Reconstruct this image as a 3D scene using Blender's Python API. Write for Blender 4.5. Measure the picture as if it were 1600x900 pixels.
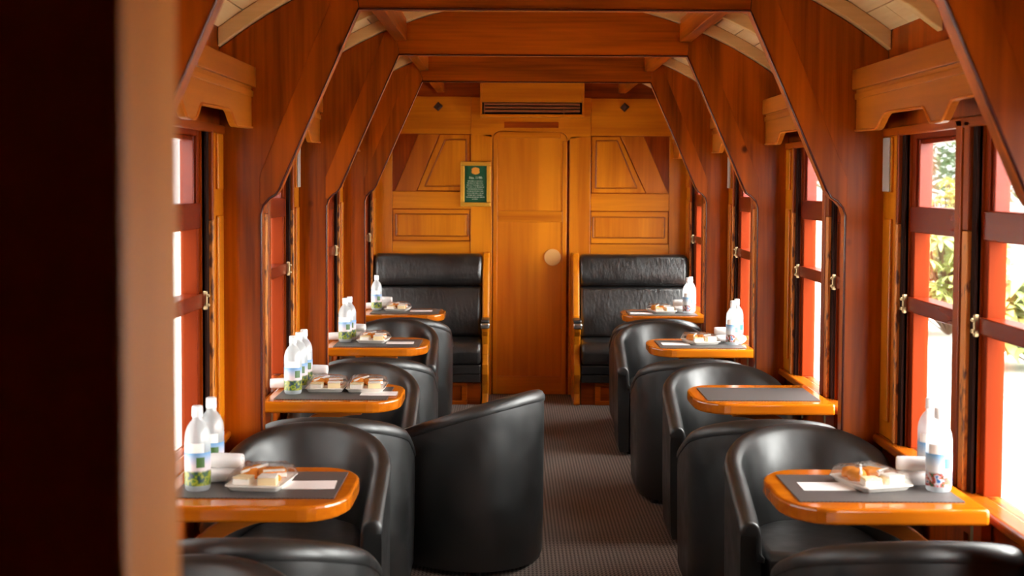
import bpy, bmesh, math, random
from mathutils import Vector, Matrix
random.seed(7)
for o in list(bpy.data.objects): bpy.data.objects.remove(o, do_unlink=True)
sc = bpy.context.scene
COL = sc.collection

# ------------------------------------------------------------------ camera, sky, exposure
cam_data = bpy.data.cameras.new('camera'); cam = bpy.data.objects.new('camera', cam_data); COL.objects.link(cam)
PITCH, YAW, ROLL = 0.04597, -0.00099, 0.00485
fwd = Vector((-math.sin(YAW), math.cos(YAW), 0)); rgt = Vector((math.cos(YAW), math.sin(YAW), 0)); up = Vector((0, 0, 1))
f2 = fwd*math.cos(PITCH) - up*math.sin(PITCH); u2 = up*math.cos(PITCH) + fwd*math.sin(PITCH)
r3 = rgt*math.cos(ROLL) + u2*math.sin(ROLL); u3 = u2*math.cos(ROLL) - rgt*math.sin(ROLL)
mw = Matrix((r3, u3, -f2)).transposed().to_4x4(); mw.translation = Vector((-0.149, 0, 1.575)); cam.matrix_world = mw
cam_data.sensor_width = 36; cam_data.lens = 2132/1600*36; cam_data.shift_y = -65.34/1600
cam_data.clip_start = 0.05; cam_data.clip_end = 200
cam_data.dof.use_dof = True; cam_data.dof.focus_distance = 6.0; cam_data.dof.aperture_fstop = 4.0
sc.camera = cam

SKY_STRENGTH = 7.0
w = bpy.data.worlds.new('sky'); sc.world = w; w.use_nodes = True
bg = w.node_tree.nodes['Background']; bg.inputs[0].default_value = (1.0, 0.985, 0.96, 1)
# hazy bright sky, brightest towards the sun behind the camera on the garden side
wt = w.node_tree; wc = wt.nodes.new('ShaderNodeTexCoord'); wd = wt.nodes.new('ShaderNodeVectorMath'); wd.operation = 'DOT_PRODUCT'
wd.inputs[1].default_value = Vector((0.66, -0.52, 0.55)).normalized(); wt.links.new(wc.outputs['Generated'], wd.inputs[0])
wr = wt.nodes.new('ShaderNodeMapRange'); wr.interpolation_type = 'SMOOTHSTEP'; wr.inputs[1].default_value = .0; wr.inputs[2].default_value = 1.0
wr.inputs[3].default_value = SKY_STRENGTH*.5; wr.inputs[4].default_value = SKY_STRENGTH*4.5; wt.links.new(wd.outputs['Value'], wr.inputs[0]); wt.links.new(wr.outputs[0], bg.inputs[1])
sun_d = bpy.data.lights.new('sun', 'SUN'); sun_d.energy = 5.0; sun_d.angle = math.radians(30); sun_d.color = (1, .95, .87)
sun = bpy.data.objects.new('sun', sun_d); COL.objects.link(sun)
sun.rotation_euler = Vector((-0.42, 0.62, -1.0)).to_track_quat('-Z', 'Y').to_euler()
sc.view_settings.view_transform = 'Standard'; sc.view_settings.look = 'None'
sc.view_settings.exposure = 0.15; sc.view_settings.gamma = 1; sc.view_settings.use_curve_mapping = False
cy = sc.cycles; cy.max_bounces = 10; cy.diffuse_bounces = 6; cy.glossy_bounces = 4; cy.transparent_max_bounces = 16; cy.transmission_bounces = 6
cy.sample_clamp_indirect = 8; cy.use_denoising = True; cy.caustics_reflective = False; cy.caustics_refractive = False

# ------------------------------------------------------------------ materials
def s2l(c): return tuple(((v/255)/12.92 if v/255 <= .04045 else ((v/255+.055)/1.055)**2.4) for v in c) + (1,)
def new_mat(name):
    m = bpy.data.materials.new(name); m.use_nodes = True
    nt = m.node_tree; return m, nt, nt.nodes['Principled BSDF']
def plain(name, col, rough=.5, metal=0, spec=.5, coat=0):
    m, nt, b = new_mat(name); b.inputs['Base Color'].default_value = s2l(col); b.inputs['Roughness'].default_value = rough
    b.inputs['Metallic'].default_value = metal; b.inputs['Specular IOR Level'].default_value = spec; b.inputs['Coat Weight'].default_value = coat
    return m
def N(nt, t, **kw):
    n = nt.nodes.new(t)
    for k, v in kw.items(): setattr(n, k, v)
    return n
def wood(name, c1, c2, axis, rough=.3, scale=1.0, knots=False, spec=.32, bump=.05):
    m, nt, b = new_mat(name); L = nt.links.new
    tc = N(nt, 'ShaderNodeTexCoord'); oi = N(nt, 'ShaderNodeObjectInfo')
    off = N(nt, 'ShaderNodeVectorMath', operation='SCALE'); off.inputs[0].default_value = (7.3, 5.1, 3.7); L(oi.outputs['Random'], off.inputs['Scale'])
    ad = N(nt, 'ShaderNodeVectorMath', operation='ADD'); L(tc.outputs['Object'], ad.inputs[0]); L(off.outputs[0], ad.inputs[1])
    mp = N(nt, 'ShaderNodeMapping'); s = [9*scale]*3; s[axis] = .8*scale; mp.inputs['Scale'].default_value = s; L(ad.outputs[0], mp.inputs['Vector'])
    n1 = N(nt, 'ShaderNodeTexNoise'); n1.inputs['Scale'].default_value = 1; n1.inputs['Detail'].default_value = 4; n1.inputs['Distortion'].default_value = .8; L(mp.outputs[0], n1.inputs['Vector'])
    mp2 = N(nt, 'ShaderNodeMapping'); s = [90*scale]*3; s[axis] = 3*scale; mp2.inputs['Scale'].default_value = s; L(ad.outputs[0], mp2.inputs['Vector'])
    n2 = N(nt, 'ShaderNodeTexNoise'); n2.inputs['Scale'].default_value = 1; n2.inputs['Detail'].default_value = 2; L(mp2.outputs[0], n2.inputs['Vector'])
    mx = N(nt, 'ShaderNodeMath', operation='MULTIPLY_ADD'); L(n2.outputs[0], mx.inputs[0]); mx.inputs[1].default_value = .35; L(n1.outputs[0], mx.inputs[2])
    rp = N(nt, 'ShaderNodeValToRGB'); e = rp.color_ramp.elements; e[0].position = .46; e[0].color = s2l(c1); e[1].position = .86; e[1].color = s2l(c2); L(mx.outputs[0], rp.inputs[0])
    out = rp.outputs[0]
    if knots:
        mp3 = N(nt, 'ShaderNodeMapping'); s = [4.2]*3; s[axis] = 3.2; mp3.inputs['Scale'].default_value = s; L(ad.outputs[0], mp3.inputs['Vector'])
        v = N(nt, 'ShaderNodeTexVoronoi'); v.inputs['Scale'].default_value = 1; L(mp3.outputs[0], v.inputs['Vector'])
        mr = N(nt, 'ShaderNodeMapRange'); mr.inputs[1].default_value = .04; mr.inputs[2].default_value = .085; mr.inputs[3].default_value = .85; mr.inputs[4].default_value = 0; L(v.outputs['Distance'], mr.inputs[0])
        mixk = N(nt, 'ShaderNodeMixRGB'); L(mr.outputs[0], mixk.inputs[0]); L(out, mixk.inputs[1]); mixk.inputs[2].default_value = s2l((50, 14, 6)); out = mixk.outputs[0]
    L(out, b.inputs['Base Color']); b.inputs['Roughness'].default_value = rough; b.inputs['Specular IOR Level'].default_value = spec
    bp = N(nt, 'ShaderNodeBump'); bp.inputs['Strength'].default_value = bump; bp.inputs['Distance'].default_value = .002; L(n2.outputs[0], bp.inputs['Height']); L(bp.outputs[0], b.inputs['Normal'])
    return m
RED1, RED2 = (102, 41, 1), (184, 86, 4)
FR = {a: wood('frame_wood_'+'xyz'[a], RED1, RED2, a, .32, .8, True, spec=.18) for a in (0, 1, 2)}
FRS = wood('shoulder_wood', RED1, RED2, 2, .32, .55, True, spec=.18)
WD = {a: wood('wall_wood_'+'xyz'[a], (104, 38, 2), (164, 70, 4), a, .35, .8, spec=.2) for a in (0, 1, 2)}
OR = {a: wood('honey_wood_'+'xyz'[a], (172, 90, 5), (208, 124, 14), a, .32, .7) for a in (0, 1, 2)}
ORD = wood('honey_wood_dark', (158, 78, 5), (190, 104, 11), 2, .35, .7)
PEL = wood('pelmet_wood', (142, 70, 8), (176, 96, 16), 1, .35, .6)
DOORW = wood('door_veneer', (170, 86, 5), (214, 128, 16), 2, .35, .3)
TAB = wood('table_wood', (172, 84, 8), (206, 114, 18), 0, .12, .8, spec=.6, bump=.01)
BRACE = wood('brace_wood', (170, 84, 22), (206, 118, 40), 0, .3)
CREAM = wood('cream_board', (216, 174, 118), (234, 198, 146), 1, .5, .8)
CREAMX = wood('cream_rib', (210, 164, 100), (230, 190, 130), 0, .45, .8)
SILLW = wood('sill_wood', (132, 58, 6), (166, 84, 12), 1, .25, .6)
PARTW = wood('partition_wood', (176, 98, 22), (206, 128, 40), 2, .45, .5)
BEAD = plain('edge_shade_and_rose', (74, 24, 14), .25)  # dark brown for the lamp rose and for painted shade along frame edges
GROOVE_SHADE = plain('groove_shade', (36, 14, 8), .8, 0, .1)
SASH = wood('sash_red', (108, 32, 1), (122, 40, 2), 2, .5, .5, spec=.08)
RAIL = wood('rail_red', (108, 28, 6), (122, 36, 8), 1, .25, .5)
BLACKWOOD = plain('black_base', (16, 13, 12), .5)
DIAM = plain('bolt_dark', (52, 26, 18), .5)
BRASS = plain('latch_brass', (168, 146, 110), .3, .9)
STEEL = plain('steel', (190, 190, 190), .25, 1)
GOLD = plain('gilt', (220, 164, 54), .35, .55)
GREEN = plain('notice_green', (8, 72, 44), .35)
CREST = plain('crest_gold', (214, 140, 40), .5)
WHITE_T = plain('print_white', (226, 226, 210), .6)
WHITE = plain('white_paper', (240, 238, 234), .7)
NAPKIN = plain('white_napkin', (236, 232, 230), .85)
CAPM = plain('bottle_cap', (240, 242, 244), .4)
PLATE = plain('grey_plate', (178, 168, 160), .4)
SLOT = plain('slot_black', (14, 9, 7), .8)
LOUV = wood('louvre_wood', (118, 66, 34), (140, 82, 44), 0, .4)
LAMPM = plain('lamp_opal', (238, 214, 180), .35)
DISC = plain('finger_disc', (214, 160, 92), .5)
TRAYM = plain('tray_white', (238, 232, 224), .4)
CAKE = plain('cake_cream', (246, 226, 178), .8); SPONGE = plain('sponge_brown', (196, 112, 50), .85); CRUST = plain('pastry_golden', (232, 144, 44), .7)
BERRY = plain('berry_red', (176, 30, 52), .5); CHOC = plain('fruit_dark', (58, 30, 22), .6); ICING = plain('icing_white', (250, 246, 238), .6)

def leather(name, col, rough, stretch=(9, 9, 9), bump=.25):
    m, nt, b = new_mat(name); L = nt.links.new; b.inputs['Base Color'].default_value = s2l(col); b.inputs['Specular IOR Level'].default_value = .9
    tc = N(nt, 'ShaderNodeTexCoord')
    n = N(nt, 'ShaderNodeTexNoise'); n.inputs['Scale'].default_value = 9; n.inputs['Detail'].default_value = 5; L(tc.outputs['Object'], n.inputs['Vector'])
    mr = N(nt, 'ShaderNodeMapRange'); mr.inputs[1].default_value = .3; mr.inputs[2].default_value = .7; mr.inputs[3].default_value = rough-.06; mr.inputs[4].default_value = rough+.1; L(n.outputs[0], mr.inputs[0]); L(mr.outputs[0], b.inputs['Roughness'])
    mp = N(nt, 'ShaderNodeMapping'); mp.inputs['Scale'].default_value = stretch; L(tc.outputs['Object'], mp.inputs['Vector'])
    n3 = N(nt, 'ShaderNodeTexNoise'); n3.inputs['Scale'].default_value = 1; n3.inputs['Detail'].default_value = 2; L(mp.outputs[0], n3.inputs['Vector'])
    b2 = N(nt, 'ShaderNodeBump'); b2.inputs['Strength'].default_value = bump; b2.inputs['Distance'].default_value = .01; L(n3.outputs[0], b2.inputs['Height']); L(b2.outputs[0], b.inputs['Normal'])
    return m
LEATHER = leather('black_leather', (17, 17, 17), .38)
BENCHL = leather('bench_leather', (15, 14, 14), .34, (46, 30, 20), .30)

def carpet():
    m, nt, b = new_mat('woven_carpet'); L = nt.links.new
    tc = N(nt, 'ShaderNodeTexCoord'); mp = N(nt, 'ShaderNodeMapping'); L(tc.outputs['Object'], mp.inputs['Vector'])
    sx = N(nt, 'ShaderNodeSeparateXYZ'); L(mp.outputs[0], sx.inputs[0])
    # ribs along the car, chain links along each rib
    def sine(inp, k, ph=None):
        a = N(nt, 'ShaderNodeMath', operation='MULTIPLY'); L(inp, a.inputs[0]); a.inputs[1].default_value = k
        if ph: c = N(nt, 'ShaderNodeMath', operation='ADD'); L(a.outputs[0], c.inputs[0]); L(ph, c.inputs[1]); a = c
        s = N(nt, 'ShaderNodeMath', operation='SINE'); L(a.outputs[0], s.inputs[0]); return s.outputs[0]
    sx1 = sine(sx.outputs['X'], 2*math.pi/.0165)
    k = N(nt, 'ShaderNodeMath', operation='MULTIPLY'); L(sx1, k.inputs[0]); k.inputs[1].default_value = 1.5
    sy1 = sine(sx.outputs['Y'], 2*math.pi/.027, k.outputs[0])
    a = N(nt, 'ShaderNodeMath', operation='MULTIPLY_ADD'); L(sx1, a.inputs[0]); a.inputs[1].default_value = .17; a.inputs[2].default_value = .5
    a2 = N(nt, 'ShaderNodeMath', operation='MULTIPLY_ADD'); L(sy1, a2.inputs[0]); a2.inputs[1].default_value = .17; L(a.outputs[0], a2.inputs[2])
    n = N(nt, 'ShaderNodeTexNoise'); n.inputs['Scale'].default_value = 260; n.inputs['Detail'].default_value = 2; L(tc.outputs['Object'], n.inputs['Vector'])
    a3 = N(nt, 'ShaderNodeMath', operation='MULTIPLY_ADD'); L(n.outputs[0], a3.inputs[0]); a3.inputs[1].default_value = .5; L(a2.outputs[0], a3.inputs[2])
    rp = N(nt, 'ShaderNodeValToRGB'); e = rp.color_ramp.elements; e[0].position = .35; e[0].color = s2l((38, 32, 30)); e[1].position = 1.05; e[1].color = s2l((136, 124, 117)); L(a3.outputs[0], rp.inputs[0]); L(rp.outputs[0], b.inputs['Base Color'])
    b.inputs['Roughness'].default_value = .95; b.inputs['Specular IOR Level'].default_value = .1
    bp = N(nt, 'ShaderNodeBump'); bp.inputs['Strength'].default_value = .5; bp.inputs['Distance'].default_value = .004; L(a3.outputs[0], bp.inputs['Height']); L(bp.outputs[0], b.inputs['Normal'])
    return m
CARPET = carpet()
def track_mat():
    m, nt, b = new_mat('worn_track'); L = nt.links.new
    tc = N(nt, 'ShaderNodeTexCoord'); mp = N(nt, 'ShaderNodeMapping'); mp.inputs['Scale'].default_value = (30, 30, 14); L(tc.outputs['Object'], mp.inputs['Vector'])
    n = N(nt, 'ShaderNodeTexNoise'); n.inputs['Scale'].default_value = 1; n.inputs['Detail'].default_value = 3; L(mp.outputs[0], n.inputs['Vector'])
    rp = N(nt, 'ShaderNodeValToRGB'); e = rp.color_ramp.elements; e[0].position = .36; e[0].color = s2l((96, 44, 12)); e[1].position = .46; e[1].color = s2l((206, 124, 44)); L(n.outputs[0], rp.inputs[0]); L(rp.outputs[0], b.inputs['Base Color']); b.inputs['Roughness'].default_value = .5
    return m
TRACK = track_mat()
def mat_weave():
    m, nt, b = new_mat('placemat_weave'); L = nt.links.new
    tc = N(nt, 'ShaderNodeTexCoord'); ck = N(nt, 'ShaderNodeTexChecker'); ck.inputs['Scale'].default_value = 170
    ck.inputs[1].default_value = s2l((46, 43, 43)); ck.inputs[2].default_value = s2l((98, 92, 90)); L(tc.outputs['Object'], ck.inputs['Vector']); L(ck.outputs[0], b.inputs['Base Color'])
    b.inputs['Roughness'].default_value = .5; return m
MATW = mat_weave()
def glassy(name, fac_rough, tint=(1, 1, 1, 1), strength=1.0, bump=0):
    m = bpy.data.materials.new(name); m.use_nodes = True; nt = m.node_tree; L = nt.links.new
    nt.nodes.remove(nt.nodes['Principled BSDF']); out = nt.nodes['Material Output']
    tr = N(nt, 'ShaderNodeBsdfTransparent'); tr.inputs[0].default_value = tint
    gl = N(nt, 'ShaderNodeBsdfGlossy'); gl.inputs['Roughness'].default_value = fac_rough
    fr = N(nt, 'ShaderNodeFresnel'); fr.inputs[0].default_value = 1.45
    mu = N(nt, 'ShaderNodeMath', operation='MULTIPLY'); L(fr.outputs[0], mu.inputs[0]); mu.inputs[1].default_value = strength
    mx = N(nt, 'ShaderNodeMixShader'); L(mu.outputs[0], mx.inputs[0]); L(tr.outputs[0], mx.inputs[1]); L(gl.outputs[0], mx.inputs[2]); L(mx.outputs[0], out.inputs[0])
    if bump:
        tc = N(nt, 'ShaderNodeTexCoord'); n = N(nt, 'ShaderNodeTexNoise'); n.inputs['Scale'].default_value = 45; L(tc.outputs['Object'], n.inputs['Vector'])
        bp = N(nt, 'ShaderNodeBump'); bp.inputs['Strength'].default_value = bump; bp.inputs['Distance'].default_value = .01; L(n.outputs[0], bp.inputs['Height']); L(bp.outputs[0], gl.inputs['Normal']); L(bp.outputs[0], fr.inputs['Normal'])
    return m
GLASS = glassy('window_glass', .02, (.97, .98, .97, 1), .5)
FILM = glassy('cling_film', .06, (.99, .99, .99, 1), .5, .5)
def frosted():
    m = bpy.data.materials.new('frosted_plastic'); m.use_nodes = True; nt = m.node_tree; L = nt.links.new
    nt.nodes.remove(nt.nodes['Principled BSDF']); out = nt.nodes['Material Output']
    tr = N(nt, 'ShaderNodeBsdfTransparent'); tl = N(nt, 'ShaderNodeBsdfTranslucent'); tl.inputs[0].default_value = (.75, .8, .83, 1)
    df = N(nt, 'ShaderNodeBsdfDiffuse'); df.inputs[0].default_value = (.70, .75, .78, 1); gl = N(nt, 'ShaderNodeBsdfGlossy'); gl.inputs['Roughness'].default_value = .2
    m1 = N(nt, 'ShaderNodeMixShader'); m1.inputs[0].default_value = .5; L(tl.outputs[0], m1.inputs[1]); L(df.outputs[0], m1.inputs[2])
    m2 = N(nt, 'ShaderNodeMixShader'); m2.inputs[0].default_value = .6; L(tr.outputs[0], m2.inputs[1]); L(m1.outputs[0], m2.inputs[2])
    m3 = N(nt, 'ShaderNodeMixShader'); m3.inputs[0].default_value = .08; L(m2.outputs[0], m3.inputs[1]); L(gl.outputs[0], m3.inputs[2]); L(m3.outputs[0], out.inputs[0])
    return m
FROST = frosted()
def label_mat(name, low, mid, top, scale):
    m, nt, b = new_mat(name); L = nt.links.new; b.inputs['Roughness'].default_value = .35
    tc = N(nt, 'ShaderNodeTexCoord'); sx = N(nt, 'ShaderNodeSeparateXYZ'); L(tc.outputs['Object'], sx.inputs[0])
    n = N(nt, 'ShaderNodeTexNoise'); n.inputs['Scale'].default_value = scale; n.inputs['Detail'].default_value = 3; L(tc.outputs['Object'], n.inputs['Vector'])
    rpn = N(nt, 'ShaderNodeValToRGB'); rpn.color_ramp.interpolation = 'LINEAR'
    els = rpn.color_ramp.elements; els[0].position = .36; els[0].color = s2l(low[0]); els[1].position = .64; els[1].color = s2l(low[-1])
    for i, c in enumerate(low[1:-1]): q = els.new(.36+.28*(i+1)/(len(low)-1)); q.color = s2l(c)
    L(n.outputs[0], rpn.inputs[0])
    w_ = N(nt, 'ShaderNodeMath', operation='MULTIPLY_ADD'); L(n.outputs[0], w_.inputs[0]); w_.inputs[1].default_value = .012; L(sx.outputs['Z'], w_.inputs[2])
    rz = N(nt, 'ShaderNodeValToRGB'); e = rz.color_ramp.elements; e[0].position = .0; e[0].color = s2l(mid); e[1].position = 1; e[1].color = s2l(top)
    mr = N(nt, 'ShaderNodeMapRange'); mr.inputs[1].default_value = .075; mr.inputs[2].default_value = .112; L(w_.outputs[0], mr.inputs[0]); L(mr.outputs[0], rz.inputs[0])
    st = N(nt, 'ShaderNodeMapRange'); st.inputs[1].default_value = .058; st.inputs[2].default_value = .064; L(w_.outputs[0], st.inputs[0])
    mx = N(nt, 'ShaderNodeMixRGB'); L(st.outputs[0], mx.inputs[0]); L(rpn.outputs[0], mx.inputs[1]); L(rz.outputs[0], mx.inputs[2]); L(mx.outputs[0], b.inputs['Base Color'])
    return m
LAB_A = label_mat('label_meadow', [(22, 44, 66), (58, 92, 26), (150, 146, 40), (70, 104, 30)], (206, 190, 194), (92, 150, 200), 55)
LAB_B = label_mat('label_blossom', [(30, 88, 150), (190, 200, 206), (186, 36, 40), (40, 84, 40)], (206, 212, 216), (96, 156, 204), 70)
BADGE_G = plain('badge_green', (60, 96, 42), .4); BADGE_B = plain('badge_blue', (40, 132, 186), .4)

# ------------------------------------------------------------------ mesh building
class MB:
    def __init__(s): s.v = []; s.f = []; s.m = []; s.mi = 0
    def add(s, vs, fs):
        k = len(s.v); s.v += [tuple(p) for p in vs]; s.f += [tuple(i+k for i in f) for f in fs]; s.m += [s.mi]*len(fs); return s
    def box(s, x0, x1, y0, y1, z0, z1):
        return s.add([(x, y, z) for z in (z0, z1) for y in (y0, y1) for x in (x0, x1)], [(0, 2, 3, 1), (4, 5, 7, 6), (0, 1, 5, 4), (2, 6, 7, 3), (0, 4, 6, 2), (1, 3, 7, 5)])
    def prism(s, poly, axis, a, b):
        n = len(poly)
        def P(p, t): return ((t, p[0], p[1]), (p[0], t, p[1]), (p[0], p[1], t))[axis]
        return s.add([P(p, a) for p in poly]+[P(p, b) for p in poly], [tuple(range(n)), tuple(range(2*n-1, n-1, -1))]+[(i, (i+1) % n, n+(i+1) % n, n+i) for i in range(n)])
    def lathe(s, prof, seg=20, o=(0, 0, 0), a0=0, a1=2*math.pi):
        full = abs(a1-a0-2*math.pi) < 1e-6; cnt = seg if full else seg+1; vs = []
        for r, z in prof:
            for i in range(cnt):
                a = a0+(a1-a0)*i/seg; vs.append((o[0]+r*math.cos(a), o[1]+r*math.sin(a), o[2]+z))
        fs = []
        for j in range(len(prof)-1):
            for i in range(seg):
                i2 = (i+1) % cnt if full else i+1; fs.append((j*cnt+i, j*cnt+i2, (j+1)*cnt+i2, (j+1)*cnt+i))
        return s.add(vs, fs)
    def rings(s, rs, closed=True, caps=True):
        n = len(rs[0]); vs = [p for r in rs for p in r]; fs = []
        for j in range(len(rs)-1):
            for i in range(n if closed else n-1): i2 = (i+1) % n; fs.append((j*n+i, j*n+i2, (j+1)*n+i2, (j+1)*n+i))
        if caps: fs += [tuple(range(n)), tuple(range((len(rs)-1)*n, len(rs)*n))]
        return s.add(vs, fs)
    def tube(s, path, r, seg=8):
        rs = []; path = [Vector(p) for p in path]
        for i, p in enumerate(path):
            t = (path[min(i+1, len(path)-1)]-path[max(i-1, 0)]).normalized(); a = Vector((0, 0, 1)) if abs(t.z) < .9 else Vector((0, 1, 0))
            u = t.cross(a).normalized(); v = t.cross(u)
            rs.append([p+u*(r*math.cos(2*math.pi*k/seg))+v*(r*math.sin(2*math.pi*k/seg)) for k in range(seg)])
        return s.rings(rs)
    def build(s, name, mats, parent=None, smooth=None, bevel=0, seg=2, merge=False):
        me = bpy.data.meshes.new(name); me.from_pydata(s.v, [], s.f); mats = mats if isinstance(mats, (list, tuple)) else [mats]
        for m in mats: me.materials.append(m)
        bm = bmesh.new(); bm.from_mesh(me)
        for f, mi in zip(bm.faces, s.m): f.material_index = mi; f.smooth = smooth is not None
        if merge: bmesh.ops.remove_doubles(bm, verts=bm.verts, dist=1e-5)
        bmesh.ops.recalc_face_normals(bm, faces=bm.faces); bm.to_mesh(me); bm.free()
        if smooth is not None: me.set_sharp_from_angle(angle=math.radians(smooth))
        o = bpy.data.objects.new(name, me); COL.objects.link(o)
        if parent: o.parent = parent
        if bevel:
            b = o.modifiers.new('bevel', 'BEVEL'); b.width = bevel; b.segments = seg; b.limit_method = 'ANGLE'; b.angle_limit = math.radians(40)
        return o
def thing(name, label, cat, loc=(0, 0, 0), rz=0, group=None):
    o = bpy.data.objects.new(name, None); COL.objects.link(o); o.empty_display_size = .1
    o.location = loc; o.rotation_euler = (0, 0, rz); return tag(o, label, cat, group)
def tag(o, label, cat, group=None, kind=None):
    if label: o['label'] = label
    if cat: o['category'] = cat
    if group: o['group'] = group
    if kind: o['kind'] = kind
    return o
def struct(o, label=None):
    o['kind'] = 'structure'
    if label: o['label'] = label
    return o
def copy_tree(o, parent=None):
    c = o.copy(); COL.objects.link(c)
    if parent: c.parent = parent
    for ch in list(o.children): copy_tree(ch, c)
    return c
class Maker:
    """first call hands out the built thing, later calls copies of it"""
    def __init__(s, build): s.build = build; s.proto = None; s.used = False
    def put(s, loc, rz, label, cat, group=None):
        if s.proto is None: s.proto = s.build(); o = s.proto
        else: o = copy_tree(s.proto)
        o.location = loc; o.rotation_euler = (0, 0, rz); return tag(o, label, cat, group)
def arcz(x, R=1.9, zc=.544): return zc+math.sqrt(max(R*R-x*x, 0))

# ------------------------------------------------------------------ the carriage shell
YEND = 10.15; BAYS = [2.93, 4.787, 6.487, 8.187, 10.09]; FRAMES = BAYS[:4]
struct(MB().box(-1.25, 1.25, -1.25, 10.2, -.06, 0).build('floor', CARPET), 'dark grey woven carpet along the carriage aisle')
# vaulted board ceiling
mb = MB(); A = math.asin(1.25/1.955); NB = 26
for i in range(NB):
    a0 = -A+2*A*i/NB+.0012; a1 = -A+2*A*(i+1)/NB-.0012; R0, R1 = 1.955, 1.97
    poly = [(R0*math.sin(a0), .544+R0*math.cos(a0)), (R0*math.sin(a1), .544+R0*math.cos(a1)), (R1*math.sin(a1), .544+R1*math.cos(a1)), (R1*math.sin(a0), .544+R1*math.cos(a0))]
    y = -1.25
    while y < 10.19:
        y2 = min(10.2, y+.95+.35*((i*7) % 5)/5); mb.prism(poly, 1, y, y2-.003); y = y2
struct(mb.build('ceiling', CREAM), 'cream board vaulted ceiling')
n = 24; top = [(-1.28+2.56*i/n, 0) for i in range(n+1)]
poly = [(x, arcz(x, 1.97)) for x, _ in top]+[(x, arcz(x, 2.02)) for x, _ in reversed(top)]
struct(MB().prism(poly, 1, -1.3, 10.25).build('roof', WD[1]))

def openings(Yf): return [(Yf-.787, Yf-.24), (Yf-1.54, Yf-.942)]
for s, side in ((-1, 'left'), (1, 'right')):
    def X(a, b): return (a, b) if s > 0 else (-b, -a)
    mb = MB(); x0, x1 = X(1.17, 1.25)
    mb.box(x0, x1, -1.25, YEND, 0, .69); mb.box(x0, x1, -1.25, YEND, 1.772, 2.12)
    prev = -1.25
    for Yf in BAYS:
        for a, b in reversed(openings(Yf)):
            mb.box(x0, x1, prev, a, .69, 1.772); prev = b
    mb.box(x0, x1, prev, YEND, .69, 1.772)
    wall = struct(mb.build('wall_'+side, WD[2]), 'dark red varnished timber side wall of the carriage, '+side+' side')
    for bi, Yf in enumerate(BAYS):
        # honey coloured pilasters beside the windows
        for (ya, yb) in ((Yf-.165, Yf+(.06 if bi == 4 else 0)), (Yf-1.63, Yf-1.545)):
            p = MB(); xa, xb = X(1.156, 1.171); p.box(xa, xb, ya, yb, .70, 1.768)
            xa, xb = X(1.146, 1.157)
            if yb-ya > .12: p.box(xa, xb, ya+.035, yb-.045, .76, 1.46); p.box(xa, xb, ya+.035, yb-.045, 1.55, 1.74)
            p.build('pilaster', OR[2], wall, bevel=.004)
        xa, xb = X(1.15, 1.172); MB().box(xa, xb, Yf-.843, Yf-.787, .70, 1.768).build('mullion', WD[2], wall, bevel=.005)
        # grooved seam strip under the sill and sill board
        xa, xb = X(1.132, 1.20); sy1 = YEND-.01 if bi == 4 else Yf
        MB().box(xa, xb, Yf-(1.785 if bi == 1 else 1.628), sy1, .668, .70).build('sill', SILLW, wall, bevel=.01, seg=3)
        xa, xb = X(1.158, 1.171)
        for yy in (Yf-1.35, Yf-.86, Yf-.37): MB().box(xa, xb, yy-.045, yy+.045, .02, .668).build('batten', WD[2], wall, bevel=.004)
        xa, xb = X(1.150, 1.1705); MB().box(xa, xb, Yf-(1.786 if bi == 1 else 1.63), sy1, 1.742, 1.772).build('head_trim', WD[1], wall, bevel=.005)
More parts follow.
